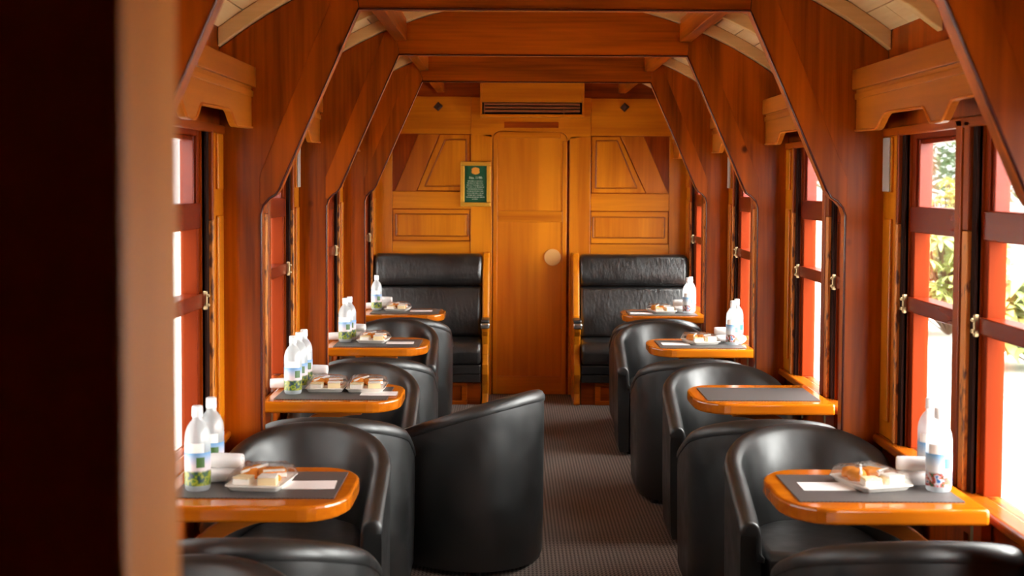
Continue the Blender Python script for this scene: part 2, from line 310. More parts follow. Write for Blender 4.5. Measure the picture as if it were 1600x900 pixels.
# window sashes
wn = 0
for s in (-1, 1):
    def X(a, b): return (a, b) if s > 0 else (-b, -a)
    for bi, Yf in enumerate(BAYS):
        for wi, (ya, yb) in enumerate(openings(Yf)):
            wn += 1
            t = bpy.data.objects.new('window_%d' % wn, None); COL.objects.link(t); t.location = (0, (ya+yb)/2, .70); t['kind'] = 'structure'
            t['label'] = 'red framed sash window, %s wall, %s bay from the end wall, %s sash' % ('garden side' if s > 0 else 'notice side', ['fifth', 'fourth', 'third', 'second', 'first'][bi], ['far', 'near'][wi])
            h = (yb-ya)/2; H = 1.072
            m = MB(); xa, xb = X(1.186, 1.238)
            m.box(xa, xb, h-.04, h, 0, H); m.box(xa, xb, -h, -h+.04, 0, H); m.box(xa, xb, -h+.04, h-.04, H-.045, H)
            m.build('sash', SASH, t, bevel=.003)
            m = MB(); xa, xb = X(1.192, 1.236); m.box(xa, xb, h-.062, h-.041, .80, H-.046); m.box(xa, xb, -h+.041, -h+.062, .80, H-.046); m.box(xa, xb, -h+.062, h-.062, H-.062, H-.046); m.build('upper_sash_bead', RAIL, t, bevel=.003)
            m = MB(); xa, xb = X(1.178, 1.236); m.box(xa, xb, -h+.038, h-.012, .72, .805); m.build('transom', RAIL, t, bevel=.004)
            m = MB(); xa, xb = X(1.174, 1.236); m.box(xa, xb, -h+.01, h-.006, .455, .505); m.build('meeting_rail', RAIL, t, bevel=.004)
            xa, xb = X(1.222, 1.227); m = MB()
            for z0, z1 in ((.002, .456), (.504, .722), (.804, H-.04)): m.box(xa, xb, -h+.035, h-.035, z0, z1)
            m.build('pane', GLASS, t)
            # catch at the end of the meeting rail
            m = MB(); xa, xb = X(1.160, 1.176); m.box(xa, xb, h-.010, h+.004, .448, .512); xa, xb = X(1.152, 1.162); m.box(xa, xb, h-.008, h+.002, .458, .470); m.box(xa, xb, h-.006, h+.001, .490, .502)
            m.build('latch', BRASS, t, bevel=.004)
            m = MB(); xa, xb = X(1.15, 1.19)
            m.box(xa, xb, h+.036, h+.060 if wi == 0 else h+.080, 0, .745); m.build('sash_track', TRACK, t, bevel=.003)
            m = MB(); m.box(xa, xb, h+.036, h+.060 if wi == 0 else h+.080, .747, 1.06); m.build('upper_stop', WD[2], t, bevel=.003)
            m = MB(); xa, xb = X(1.163, 1.178); m.box(xa, xb, h, h+.075 if wi == 0 else h+.098, 0, 1.06); m.build('groove_shade_strip', GROOVE_SHADE, t)  # flat strip, the shade of the groove is put into its dark colour
# ------------------------------------------------------------------ portal frames (trim)
def side_poly(s):
    pts = [(1.025, 0), (1.025, 1.465), (1.016, 1.495), (.995, 1.518), (.974, 1.532), (.958, 1.556), (.683, 2.18), (.700, arcz(.700))]
    pts += [(x, arcz(x)) for x in (.78, .86, .94, 1.02, 1.10, 1.1695)]+[(1.1695, 0)]
    return [(s*x, z) for x, z in pts]
def make_frame():
    t = bpy.data.objects.new('trim_1', None); COL.objects.link(t); t['kind'] = 'structure'
    for s in (-1, 1):
        MB().prism(side_poly(s), 1, 0, .07).build('side_post', FR[2], t, bevel=.004)
        sh_ = [(.958, 1.556), (.683, 2.18), (.700, arcz(.700)), (.745, arcz(.745)), (1.03, 1.60), (1.03, 1.50), (1.016, 1.495), (.995, 1.518), (.974, 1.532)]
        MB().prism([(s*x, z) for x, z in sh_], 1, -.0012, .004).build('shoulder_board', FRS, t, bevel=.002)
    xs = [.700, .6, .5, .4, .3, .2, .1, 0]; a = [(x, arcz(x)) for x in xs]+[(-x, arcz(x)) for x in reversed(xs[:-1])]
    MB().prism([(-.683, 2.18), (.683, 2.18)]+a, 1, .002, .068).build('crossbeam', FR[0], t, bevel=.003)
    p = [(x*1.0, -.001, z) for x, z in side_poly(1)[:7]]; p = p+[(-x, y, z) for x, y, z in reversed(p)]
    q = [(x, .07, z) for x, y, z in p]
    MB().tube(p, .0042).build('edge_shade_line', BEAD, t, smooth=60)  # added dark tube, paints the shaded inner edge of the boards as a line
    return t
fr0 = make_frame()
for i, y in enumerate(FRAMES):
    o = fr0 if i == 0 else copy_tree(fr0); o.name = 'trim_%d' % (i+1); o.location = (0, y, 0)
    o['label'] = 'dark red timber portal frame with slanted shoulders, %s from the end wall' % ['fourth', 'third', 'second', 'first'][i]
# cream ceiling ribs
tn = 4
def rib(y0, y1, xmax):
    global tn; tn += 1
    n = 28; xs = [-xmax+2*xmax*i/n for i in range(n+1)]
    poly = [(x, arcz(x, 1.902)) for x in xs]+[(x, arcz(x, 1.954)) for x in reversed(xs)]
    o = struct(MB().prism(poly, 1, y0, y1).build('trim_%d' % tn, CREAMX, bevel=.004)); return o
for y in FRAMES: rib(y-.03, y+.10, 1.168)['label'] = 'cream ceiling rib over a timber portal frame'
for i, Yf in enumerate(BAYS):
    for d in (.58, 1.14): rib(Yf-d-.025, Yf-d+.025, 1.165)['label'] = 'cream curved ceiling rib between two portal frames'
# longitudinal purlins between frames
for s in (-1, 1):
    for i, Yf in enumerate(BAYS):
        y0 = Yf-1.63 if i else 1.05; y1 = Yf if i < 4 else YEND; tn += 1
        a, b = sorted((s*.645, s*.70)); zz = arcz(.7, 1.90)
        o = struct(MB().box(a, b, y0, y1, 2.245, zz+.04).build('trim_%d' % tn, FR[1], bevel=.004)); o['label'] = 'dark red roof purlin running between portal frames'

# ------------------------------------------------------------------ end wall and sliding door
xs = [-1.17+2.34*i/24 for i in range(25)]
ew = struct(MB().prism([(-1.17, 0), (1.17, 0)]+[(x, arcz(x, 1.955)) for x in reversed(xs)], 1, YEND, YEND+.05).build('wall_end', WD[0]), 'honey coloured panelled timber end wall')
YF = YEND-.016
def board(x0, x1, z0, z1, m, name='stile', d=.016, y=YEND): MB().box(x0, x1, y-d, y, z0, z1).build(name, m, ew, bevel=.003)
board(-1.168, -1.030, 0, 1.938, OR[2]); board(1.026, 1.168, 0, 1.928, OR[2])
board(-.447, -.288, 0, 1.936, OR[2], d=.022); board(.285, .441, 0, 1.926, OR[2], d=.022)
board(-1.029, -.448, 1.384, 1.512, OR[0], 'rail'); board(.442, 1.025, 1.374, 1.502, OR[0], 'rail')
board(-1.029, -.448, 1.02, 1.143, OR[0], 'rail'); board(.442, 1.025, 1.02, 1.126, OR[0], 'rail')
MB().prism([(-1.168, 1.94), (-.448, 1.94), (-.448, 2.215), (-1.168, 2.215)], 1, YEND-.018, YEND).build('top_rail', OR[0], ew, bevel=.003)
MB().prism([(.442, 1.93), (1.168, 1.93), (1.168, 2.205), (.442, 2.205)], 1, YEND-.018, YEND).build('top_rail', OR[0], ew, bevel=.003)
def arc_pts(cx, cz, r, a0, a1, n=6): return [(cx+r*math.cos(math.radians(a0+(a1-a0)*i/n)), cz+r*math.sin(math.radians(a0+(a1-a0)*i/n))) for i in range(n+1)]
hd = [(-.447, 1.938), (-.288, 1.915)]+arc_pts(-.222, 1.90, .064, 180, 90)+arc_pts(.207, 1.892, .064, 90, 0)+[(.285, 1.905), (.441, 1.928), (.441, 2.21), (-.447, 2.21)]
MB().prism(hd, 1, YEND-.022, YEND).build('door_head', OR[0], ew, bevel=.003)
MB().box(-.20, .20, YEND-.027, YEND-.021, 1.985, 2.03).build('door_track', WD[0], ew, bevel=.002)
def raised(outer, inner, m):
    ox = sum(p[0] for p in outer)/4; oz = sum(p[1] for p in outer)/4
    outer = [(p[0]-math.copysign(.0045, p[0]-ox), p[1]-math.copysign(.0045, p[1]-oz)) for p in outer]
    MB().prism(outer, 1, YEND-.010, YEND).build('panel_ground', m, ew, bevel=.002)
    # moulded frame around a fielded centre
    n = len(outer); mb = MB()
    mb.prism(inner, 1, YEND-.0145, YEND-.009); mb.build('panel_field', OR[2], ew, bevel=.003)
    cx = sum(p[0] for p in inner)/n; cz = sum(p[1] for p in inner)/n
    path = [(cx+(p[0]-cx)*1.06, YEND-.010, cz+(p[1]-cz)*1.06) for p in inner]
    mb = MB()
    for i in range(n): mb.tube([path[i], path[(i+1) % n]], .005, 6)
    mb.build('panel_moulding', BEADO, ew, smooth=60)
BEADO = wood('honey_bead', (128, 62, 16), (150, 78, 24), 0, .3)
raised([(-.679, 1.936), (-.451, 1.936), (-.451, 1.516), (-.849, 1.516)], [(-.636, 1.888), (-.489, 1.889), (-.488, 1.562), (-.778, 1.56)], OR[2])
raised([(.445, 1.926), (.659, 1.926), (.853, 1.505), (.445, 1.505)], [(.488, 1.884), (.635, 1.885), (.776, 1.554), (.486, 1.552)], OR[2])
raised([(-1.028, 1.382), (-.45, 1.382), (-.45, 1.145), (-1.028, 1.145)], [(-.987, 1.341), (-.482, 1.341), (-.482, 1.186), (-.987, 1.186)], OR[0])
raised([(.443, 1.372), (1.023, 1.372), (1.023, 1.128), (.443, 1.128)], [(.478, 1.324), (.979, 1.324), (.979, 1.179), (.478, 1.179)], OR[0])
MB().prism([(-.835, 1.937), (-.682, 1.937), (-.853, 1.514), (-1.011, 1.514)], 1, YEND-.013, YEND).build('diagonal_brace', ORD, ew, bevel=.003)
MB().prism([(.662, 1.927), (.834, 1.927), (1.018, 1.504), (.857, 1.504)], 1, YEND-.013, YEND).build('diagonal_brace', ORD, ew, bevel=.003)
MB().prism([(-1.028, 1.937), (-.838, 1.937), (-1.015, 1.514), (-1.028, 1.514)], 1, YEND-.004, YEND).build('corner_infill', WD[2], ew)
MB().prism([(.837, 1.927), (1.024, 1.927), (1.024, 1.504), (1.021, 1.504)], 1, YEND-.004, YEND).build('corner_infill', WD[2], ew)
door = bpy.data.objects.new('door_1', None); COL.objects.link(door); door.location = (-.008, YEND-.02, 0); struct(door, 'honey coloured sliding door in the end wall')
dp = [(-.273, .004), (.275, .004)]+arc_pts(.215, 1.89, .06, 0, 90)+arc_pts(-.213, 1.90, .06, 90, 180)
MB().prism(dp, 1, .008, .019).build('door_leaf', DOORW, door)
m = MB(); m.box(-.272, -.240, -.002, .009, .004, 1.90); m.box(.242, .274, -.002, .009, .004, 1.89); m.build('door_stile', OR[2], door, bevel=.003)
m = MB(); m.box(-.240, .242, -.002, .009, .004, .138); m.box(-.240, .242, -.002, .009, 1.29, 1.372); m.box(-.225, .225, -.002, .009, 1.912, 1.956); m.build('door_rail', OR[0], door, bevel=.003)
m = MB(); m.prism(arc_pts(.17, 1.027, .062, 0, 345, 23), 1, -.006, .009); m.build('finger_plate', DISC, door, bevel=.002)['label'] = 'pale round finger plate'

# ------------------------------------------------------------------ doorway partition beside the camera
pp = [(.40, 0), (1.17, 0), (1.17, arcz(1.17, 1.95))]+[(1.17-2.34*i/20, arcz(1.17-2.34*i/20, 1.95)) for i in range(1, 20)]+[(-1.17, arcz(1.17, 1.95)), (-1.17, 0), (-.40, 0), (-.40, 2.02), (.40, 2.02)]
struct(MB().prism(pp, 1, .885, 1.035).build('wall_partition', PARTW, bevel=.006), 'dark timber doorway partition, out of focus beside the camera')
struct(MB().box(-1.25, 1.25, -1.3, -1.25, 0, 2.5).build('wall_back', WD[2]))

# ------------------------------------------------------------------ scrolled pelmets over the windows
def sc_curve(y0, z0, y1, z1, n=6):
    return [(y0+(y1-y0)*i/n, z0+(z1-z0)*(.5-.5*math.cos(math.pi*i/n))) for i in range(n+1)]
PELN = ['closest to the camera', 'fourth from the end wall', 'third from the end wall', 'second from the end wall', 'over the end bench']
for s in (-1, 1):
    def X(a, b): return (a, b) if s > 0 else (-b, -a)
    for bi, Yf in enumerate(BAYS):
        far = Yf if bi < 4 else YEND-.02; ext = far-Yf
        t = thing('scrolled_pelmet', 'honey wood scrolled pelmet above the windows, %s, %s side' % (PELN[bi], 'garden' if s > 0 else 'notice'), 'pelmet', (0, Yf, 0), 0, 'scrolled window pelmets')
        prof = [(ext-.004, 1.975), (ext-.004, 1.762)]+sc_curve(-.26, 1.757, -.39, 1.806)+[(-.74, 1.802)]+sc_curve(-.775, 1.802, -.87, 1.752)+sc_curve(-.95, 1.752, -1.06, 1.808)+[(-1.40, 1.808)]+sc_curve(-1.44, 1.806, -1.53, 1.757)+[(-1.626, 1.757), (-1.626, 1.975)]
        xa, xb = X(1.055, 1.078); MB().prism(prof, 0, xa, xb).build('scroll_board', PEL, t, bevel=.004)
        MB().tube([(s*1.0545, y, z+.003) for y, z in prof[1:-1]], .0045, 6).build('scroll_bead', BRACE, t, smooth=60)
        m = MB(); xa, xb = X(1.040, 1.056); m.box(xa, xb, -1.626, ext-.004, 1.905, 1.975); m.build('upper_fascia', PEL, t, bevel=.003)
        m = MB(); xa, xb = X(1.049, 1.056); m.box(xa, xb, -1.626, ext-.004, 1.872, 1.894); m.build('moulding_strip', PEL, t, bevel=.003)
        m = MB(); xa, xb = X(1.078, 1.169); m.box(xa, xb, -1.626, ext-.004, 1.955, 1.973); m.build('top_board', PEL, t)
# small plates high on the pilasters
for s, Yf, lab in ((1, 4.787, 'pale grey metal plate high on the pilaster beside the leafy window'), (1, 8.187, 'pale grey metal plate on the garden-side pilaster in the bay before the end bench'), (-1, 6.487, 'pale grey metal plate high on a notice-side pilaster behind the three-bottle table')):
    a, b = (1.140, 1.146) if s > 0 else (-1.146, -1.140)
    tag(MB().box(a, b, Yf-.125, Yf-.045, 1.553, 1.738).build('wall_plate', PLATE, bevel=.002), lab, 'plate')

# ------------------------------------------------------------------ things on the end wall and ceiling
t = thing('air_conditioner', 'honey wood boxed air vent with dark louvre slots above the sliding door', 'air vent', (.003, YEND-.022, 2.06))
m = MB(); m.box(-.381, .381, -.13, 0, 0, .02); m.box(-.381, -.366, -.13, 0, .02, .36); m.box(.366, .381, -.13, 0, .02, .36); m.box(-.366, .366, -.13, 0, .108, .36); m.build('housing', OR[0], t, bevel=.003)
MB().box(-.366, .366, -.09, -.01, .02, .108).build('dark_slot', SLOT, t)
for k in range(3): MB().box(-.348, .35, -.126, -.088, .036+.025*k, .052+.025*k).build('louvre', LOUV, t, bevel=.002)
for x in (-.352, .23): MB().box(x, x+.008, -.122, -.086, .021, .107).build('louvre_support', LOUV, t)
for s, lab in ((-1, 'small dark diamond boss on the end wall, notice side of the vent'), (1, 'small dark diamond boss on the end wall, garden side of the vent')):
    d = .036; m = MB(); c = (s*.690, 2.141)
    m.add([(c[0], YEND-.0185, c[1]-d), (c[0]+d, YEND-.0185, c[1]+.004), (c[0], YEND-.0185, c[1]+d), (c[0]-d, YEND-.0185, c[1]-.004), (c[0]-d*.45, YEND-.045, c[1]), (c[0], YEND-.045, c[1]+d*.45), (c[0]+d*.45, YEND-.045, c[1]), (c[0], YEND-.045, c[1]-d*.45)],
          [(0, 1, 2, 3), (4, 5, 6, 7), (0, 1, 6, 7), (1, 2, 5, 6), (2, 3, 4, 5), (3, 0, 7, 4)])
    tag(m.build('diamond_boss', DIAM), lab, 'boss')
# framed notice
t = thing('framed_notice', 'green notice with gold crest and white print in a gilt frame', 'notice', (-.411, YEND-.0225, 1.403))
m = MB(); W_, H_ = .224, .331; b = .030
m.box(-W_/2, W_/2, -.018, 0, 0, b); m.box(-W_/2, W_/2, -.018, 0, H_-b, H_); m.box(-W_/2, -W_/2+b, -.018, 0, b, H_-b); m.box(W_/2-b, W_/2, -.018, 0, b, H_-b); m.build('gilt_frame', GOLD, t, bevel=.006, seg=3)
sh = MB().box(-W_/2+b, W_/2-b, -.006, -.001, b, H_-b).build('notice_sheet', GREEN, t)
cr = [(-.026, .010), (-.032, .020), (-.026, .026), (-.030, .040), (-.018, .050), (0, .054), (.018, .050), (.030, .040), (.026, .026), (.032, .020), (.026, .010), (.014, .003), (0, 0), (-.014, .003)]
MB().prism([(x, z+.236) for x, z in cr], 1, -.0085, -.0055).build('crest', CREST, sh)
def text_mesh(txt, size, x, z, y, mat, name, parent):
    cu = bpy.data.curves.new(name, 'FONT'); cu.body = txt; cu.size = size; cu.align_x = 'CENTER'; cu.extrude = .0004
    to = bpy.data.objects.new(name, cu); COL.objects.link(to); bpy.context.view_layer.update()
    me = bpy.data.meshes.new_from_object(to.evaluated_get(bpy.context.evaluated_depsgraph_get())); COL.objects.unlink(to); bpy.data.objects.remove(to)
    me.materials.clear(); me.materials.append(mat); o = bpy.data.objects.new(name, me); COL.objects.link(o); o.parent = parent
    o.location = (x, y, z); o.rotation_euler = (math.pi/2, 0, 0); return o
text_mesh('No. 1190', .025, 0, .204, -.0068, WHITE_T, 'number_line', sh)
m = MB()
for r, wl in enumerate((.118, .126, .132, .138, .116, .128, .126, .118, .140, .052)):   # the small print is too small to read in the photo
    x = -wl/2; z = .186-.0148*r
    while x < wl/2-.006:
        l = min(random.choice((.007, .011, .016, .021)), wl/2-x); m.box(x, x+l-.004, -.0072, -.0058, z, z+.0032); x += l
m.build('small_print', WHITE_T, sh)
# round ceiling lamps
def mk_lamp():
    t = thing('ceiling_lamp', '', 'lamp')
    MB().lathe([(.001, .0), (.10, .0), (.105, -.012), (.10, -.03), (.085, -.036), (.001, -.036)], 28).build('rose', BEAD, t, smooth=40)
    MB().lathe([(.088, -.034), (.092, -.06), (.085, -.10), (.07, -.135), (.045, -.158), (.02, -.168), (.001, -.17)], 28).build('opal_bowl', LAMPM, t, smooth=60)
    return t
LM = Maker(mk_lamp)
for y, d in ((5.64, 'in the bay of the three-bottle table'), (7.34, 'in the bay of the third tables'), (3.94, 'in the bay closest to the camera')):
    LM.put((0, y, 2.455), 0, 'round opal ceiling lamp '+d, 'lamp', 'ceiling lamps')

# ------------------------------------------------------------------ end benches
def make_bench(s, label):
    t = thing('bench_seat', label, 'bench', (s*.755, 9.9, 0))
    # seat local frame: x from aisle (-s*.41) to wall (+s*.41)
    def bx(a, b): return tuple(sorted((s*a, s*b)))
    xa, xb = bx(-.398, .385)
    def cushion(name, prof, r):
        return MB().prism(prof, 0, xa, xb).build(name, BENCHL, t, smooth=45, bevel=r, seg=5)
    cushion('seat_cushion', [(-.30, .29), (-.31, .40), (-.27, .452), (-.04, .462), (.02, .46), (.02, .29)], .03)
    cushion('back_cushion', [(-.05, .46), (-.055, .60), (-.035, .74), (0, .828), (.08, .828), (.13, .46)], .028)
    cushion('head_cushion', [(-.005, .832), (-.025, .89), (-.015, .99), (.02, 1.058), (.11, 1.062), (.11, .832)], .028)
    m = MB(); m.box(xa, xb, -.285, .10, .225, .288); m.box(xa, xb, -.275, .10, .162, .222); m.build('skirt', BENCHL, t, bevel=.008)
    MB().box(*bx(-.398, .385), -.235, .14, 0, .16).build('base', WD[0], t)
    m = MB(); p, q = bx(-.30, .38); m.box(p, q, -.252, -.234, .135, .16); m.box(p, q, -.252, -.234, 0, .028); a, b = bx(-.30, -.26); m.box(a, b, -.252, -.234, .028, .135); a, b = bx(.34, .38); m.box(a, b, -.252, -.234, .028, .135); m.build('base_frame', FR[0], t, bevel=.004)
    prof = [(.215, 0), (.215, 1.065), (.05, 1.065), (.02, 1.03), (-.02, .93), (-.06, .75), (-.10, .62), (-.20, .585), (-.275, .578), (-.295, .555), (-.285, .525), (-.25, .49), (-.235, .43), (-.24, .36), (-.28, .29), (-.285, .22), (-.25, .15), (-.24, .08), (-.26, .02), (-.26, 0)]
    a, b = bx(-.452, -.405); MB().prism(prof, 0, a, b).build('end_panel', OR[2], t, bevel=.01, seg=3)
    m = MB(); a, b = bx(-.46, -.397); m.box(a, b, -.325, -.255, .548, .590); m.build('arm_cap', STEEL, t, bevel=.012, seg=3)
    m = MB(); a, b = bx(-.458, -.40); m.box(a, b, -.305, -.11, .588, .612); m.build('arm_pad', BENCHL, t, bevel=.01, seg=3)
    return t
make_bench(-1, 'high-backed black leather bench at the end wall beneath the framed notice')
make_bench(1, 'high-backed black leather bench at the end wall by the round finger plate')

# ------------------------------------------------------------------ tables
def make_table(s):
    # local: origin on floor below wall end centre; aisle end toward -s*x
    t = bpy.data.objects.new('dining_table', None); COL.objects.link(t)
    L_, D_ = .528, .505; r = .115
    pts = [(0, -D_/2), (0, D_/2)]
    out = [(0, -D_/2)]
    def ell(cx, cy_, a0, a1, n=8): return [(cx+.125*math.cos(math.radians(a0+(a1-a0)*i/n)), cy_+.175*math.sin(math.radians(a0+(a1-a0)*i/n))) for i in range(n+1)]
    out += [(x, y) for x, y in ell(L_-.125, -D_/2+.175, -90, 0)]+[(x, y) for x, y in ell(L_-.125, D_/2-.175, 0, 90)]+[(0, D_/2)]
    poly = [(-s*x, y) for x, y in out]
    MB().prism(poly, 2, .686, .73).build('tabletop', TAB, t, bevel=.009, seg=3)
    inner = [(-s*(.03+x*.9), y*.9) for x, y in out]
    # curved bracket to the wall
    ring = []; n = 12
    for i in range(n+1):
        a = math.radians(90*i/n); x = .43-.40*math.sin(a); z = .686-.37*(1-math.cos(a)); ring.append((x, z))
    lo = [(.43-.362*math.sin(math.radians(90*i/n)), .686-.045-.33*(1-math.cos(math.radians(90*i/n)))+.0) for i in range(n+1)]
    ring = [(x, min(z, .686)) for x, z in ring]; ring, lo = ring, [(x-.02, z) if i == n else (x, z) for i, (x, z) in enumerate(lo)]
    poly = [(-s*(x-.07), z) for x, z in ring]+[(-s*(x-.07), z) for x, z in reversed(lo)]
    MB().prism(poly, 1, -.02, .02).build('curved_bracket', BRACE, t, bevel=.004)
    m = MB(); m.box(*sorted((s*.058, s*.03)), -.10, .10, .60, .686); m.build('wall_cleat', WD[1], t)
    for yy in (-.2, .2): MB().tube([(-s*.03, yy, .687), (-s*.03, yy, .60)], .004).build('stay_pin', BRASS, t, smooth=60)
    return t
TL, TR = Maker(lambda: make_table(-1)), Maker(lambda: make_table(1))
TY = {1: 3.775, 2: 5.475, 3: 7.20, 4: 8.93}
TDESC = {('L', 1): 'the notice-side table closest to the camera', ('L', 2): 'the notice-side table with three bottles', ('L', 3): 'the third notice-side table', ('L', 4): 'the notice-side table by the end bench',
         ('R', 1): 'the garden-side table closest to the camera', ('R', 2): 'the garden-side table without food', ('R', 3): 'the third garden-side table', ('R', 4): 'the garden-side table by the end bench'}
TLAB = {('L', 1): 'glossy honey wood table closest to the camera on the notice side', ('L', 2): 'glossy honey wood table carrying three bottles and two cake trays', ('L', 3): 'glossy honey wood table, third from the camera on the notice side', ('L', 4): 'glossy honey wood table before the bench under the notice',
        ('R', 1): 'glossy honey wood table closest to the camera on the garden side', ('R', 2): 'glossy honey wood table holding nothing but a placemat', ('R', 3): 'glossy honey wood table, third from the camera on the garden side', ('R', 4): 'glossy honey wood table before the garden-side end bench'}
for k in (1, 2, 3, 4):
    TL.put((-1.106, TY[k], 0), 0, TLAB['L', k], 'table', 'wall-mounted tables'); TR.put((1.106, TY[k], 0), 0, TLAB['R', k], 'table', 'wall-mounted tables')

# ------------------------------------------------------------------ tub chairs
CW, CD = .285, .29
def chair_path(n=44, W=CW, D=CD, e=2.15):
    """outline from the left arm front round the back to the right arm front, local -y is the front"""
    pts = [(-W, -D), (-W, -D+.06), (-W, -D+.12), (-W, -D+.18)]; pts = [(-W, y) for y in (-D, -D*.8, -D*.6, -D*.4, -D*.2)]
    for i in range(n+1):
        a = math.pi-math.pi*i/n; c, s_ = math.cos(a), math.sin(a)
        pts.append((W*math.copysign(abs(c)**(2/e), c), D*abs(s_)**(2/e)))
    pts += [(W, y) for y in (-D*.2, -D*.4, -D*.6, -D*.8, -D)]
    return pts
def normals(pts):
    ns = []
    for i in range(len(pts)):
        a, b = pts[max(i-1, 0)], pts[min(i+1, len(pts)-1)]; dx, dy = b[0]-a[0], b[1]-a[1]; l = math.hypot(dx, dy); ns.append((-dy/l, dx/l))
    return ns
def rim_h(y): s_ = (y+CD)/(2*CD); return .522+.208*max(0, s_)**.9
def make_chair():
    t = bpy.data.objects.new('tub_chair', None); COL.objects.link(t)
    pts = chair_path(); ns = normals(pts); T = .066
    def P(i, d, z): return (pts[i][0]-ns[i][0]*d, pts[i][1]-ns[i][1]*d, z)
    bk = lambda i: max(0, min(1, (pts[i][1]+.10)/.30))
    rs = []; lin = []
    for i in range(len(pts)):
        h = rim_h(pts[i][1]); g = .045*bk(i)
        rs.append([P(i, .014, .022), P(i, .006, .05), P(i, .002, .2), P(i, .0, h-.075), P(i, .002, h-.042), P(i, T-.01, h-.042), P(i, T-.006, h-.09), P(i, T, .40), P(i, T, .022)])
        lin.append([P(i, -.002, h-.046), P(i, -.004, h-.036), P(i, -.001, h-.020), P(i, .009, h-.006), P(i, .022, h), P(i, .036, h-.001), P(i, .050, h-.008), P(i, .060, h-.021), P(i, T, h-.045), P(i, T+.004+g*.35, h-.12), P(i, T+.012+g, .40), P(i, T+.010+g, .385), P(i, T-.012, .39), P(i, T-.014, h-.05)])
    MB().rings(rs).build('shell', LEATHER, t, smooth=50)
    def endcap(r, dy):
        c = [sum(p[q] for p in r)/len(r) for q in range(3)]; res = []
        for f, d in ((.95, .5), (.82, .9), (.5, 1.0)): res.append([(c[0]+(p[0]-c[0])*f, p[1]+dy*d, c[2]+(p[2]-c[2])*(.5+.5*f)) for p in r])
        return res
    ec = endcap(lin[0], -.012); lin = list(reversed(ec))+lin+endcap(lin[-1], -.012)
    MB().rings(lin).build('padded_back', LEATHER, t, smooth=70)
    # seat cushion and front apron
    ins = [(pts[i][0]-ns[i][0]*(T+.012+.040*bk(i)), pts[i][1]-ns[i][1]*(T+.012+.040*bk(i))) for i in range(len(pts))]
    sp = ins[2:-2]; x = sp[0][0]; sp = [(x, -CD+.035), (x+.02, -CD+.012), (x*.5, -CD-.004), (0, -CD-.008), (-x*.5, -CD-.004), (-x-.02, -CD+.012), (-x, -CD+.035)]+list(reversed(sp))
    MB().prism(sp, 2, .30, .415).build('seat_cushion', LEATHER, t, smooth=50, bevel=.026, seg=4)
    MB().prism([(p[0], p[1]+(.012 if p[1] < -CD+.05 else 0)) for p in sp], 2, .022, .298).build('apron', LEATHER, t, smooth=50, bevel=.006)
    for fx in (-.2, .2):
        for fy in (-.22, .16): MB().lathe([(.001, 0), (.018, 0), (.018, .03), (.001, .03)], 12, (fx, fy, 0)).build('glide', BLACKWOOD, t)
    return t
CH = Maker(make_chair)
G = 'black tub chairs'
def chair(x, y, face, label): CH.put((x, y, 0), {'cam': 0, 'end': math.pi}.get(face, face), label, 'chair', G)
for side, s, xf, xn in (('L', -1, {1: -.835, 2: -.846, 3: -.868}, {1: -.79, 2: -.814, 3: -.815, 4: -.818}), ('R', 1, {1: .862, 2: .836, 3: .76}, {1: .868, 2: .81, 3: .77, 4: .80})):
    for k in (1, 2, 3):
        yf = {1: 4.54, 2: 6.17, 3: 7.93+.29}[k] if side == 'L' else {1: 4.54, 2: 6.19, 3: 7.85+.29}[k]
        if k == 1: yf = 4.53
        chair(xf[k], yf, 'cam', 'black tub chair facing the camera at '+TDESC[side, k])
    for k in (1, 2, 3, 4):
        yn = {1: 3.47, 2: 5.15, 3: 6.85, 4: 8.822}[k]
        chair(xn[k], yn, 'end', 'black tub chair seen from behind at '+TDESC[side, k])
chair(-.845, 2.80, 'cam', 'black tub chair cut off by the lower picture edge next to the doorway partition')
chair(-.30, 5.66, math.radians(-122), 'black tub chair turned askew in the middle of the aisle')

# ------------------------------------------------------------------ table settings
TZ = .731
def mk_mat():
    m = MB(); n = 14
    for i in range(n):
        x0, x1 = -.22+.44*i/n, -.22+.44*(i+1)/n; m.box(x0, x1, -.165, .165, 0, .0025)
    return m.build('placemat', MATW, None, merge=True)
PM = Maker(mk_mat)
def mk_bottle(lab, badge, band):
    t = bpy.data.objects.new('water_bottle', None); COL.objects.link(t)
    MB().lathe([(.001, .002), (.030, .0), (.034, .006), (.035, .02), (.0345, .06), (.035, .10), (.0352, .13), (.0348, .145), (.0325, .160), (.0275, .174), (.0205, .185), (.0150, .191), (.0138, .196), (.0135, .203), (.001, .203)], 24).build('bottle_body', FROST, t, smooth=60)
    MB().lathe([(.001, .203), (.0145, .201), (.015, .205), (.0145, .229), (.012, .231), (.001, .231)], 18).build('cap', CAPM, t, smooth=40)
    lb = MB().lathe([(.0356, .016), (.0356, .106)], 28).build('label_wrap', lab, t, smooth=60)
    MB().lathe([(.0353, .106), (.0352, .132)], 20, a0=math.radians(-150), a1=math.radians(-40)).build('upper_tag', WHITE, t, smooth=60)
    MB().lathe([(.0360, .066), (.0360, .094)], 8, a0=math.radians(-75), a1=math.radians(-38)).build('badge', badge, lb, smooth=60)
    return t
BA = Maker(lambda: mk_bottle(LAB_A, BADGE_G, 0)); BB = Maker(lambda: mk_bottle(LAB_B, BADGE_B, 0))
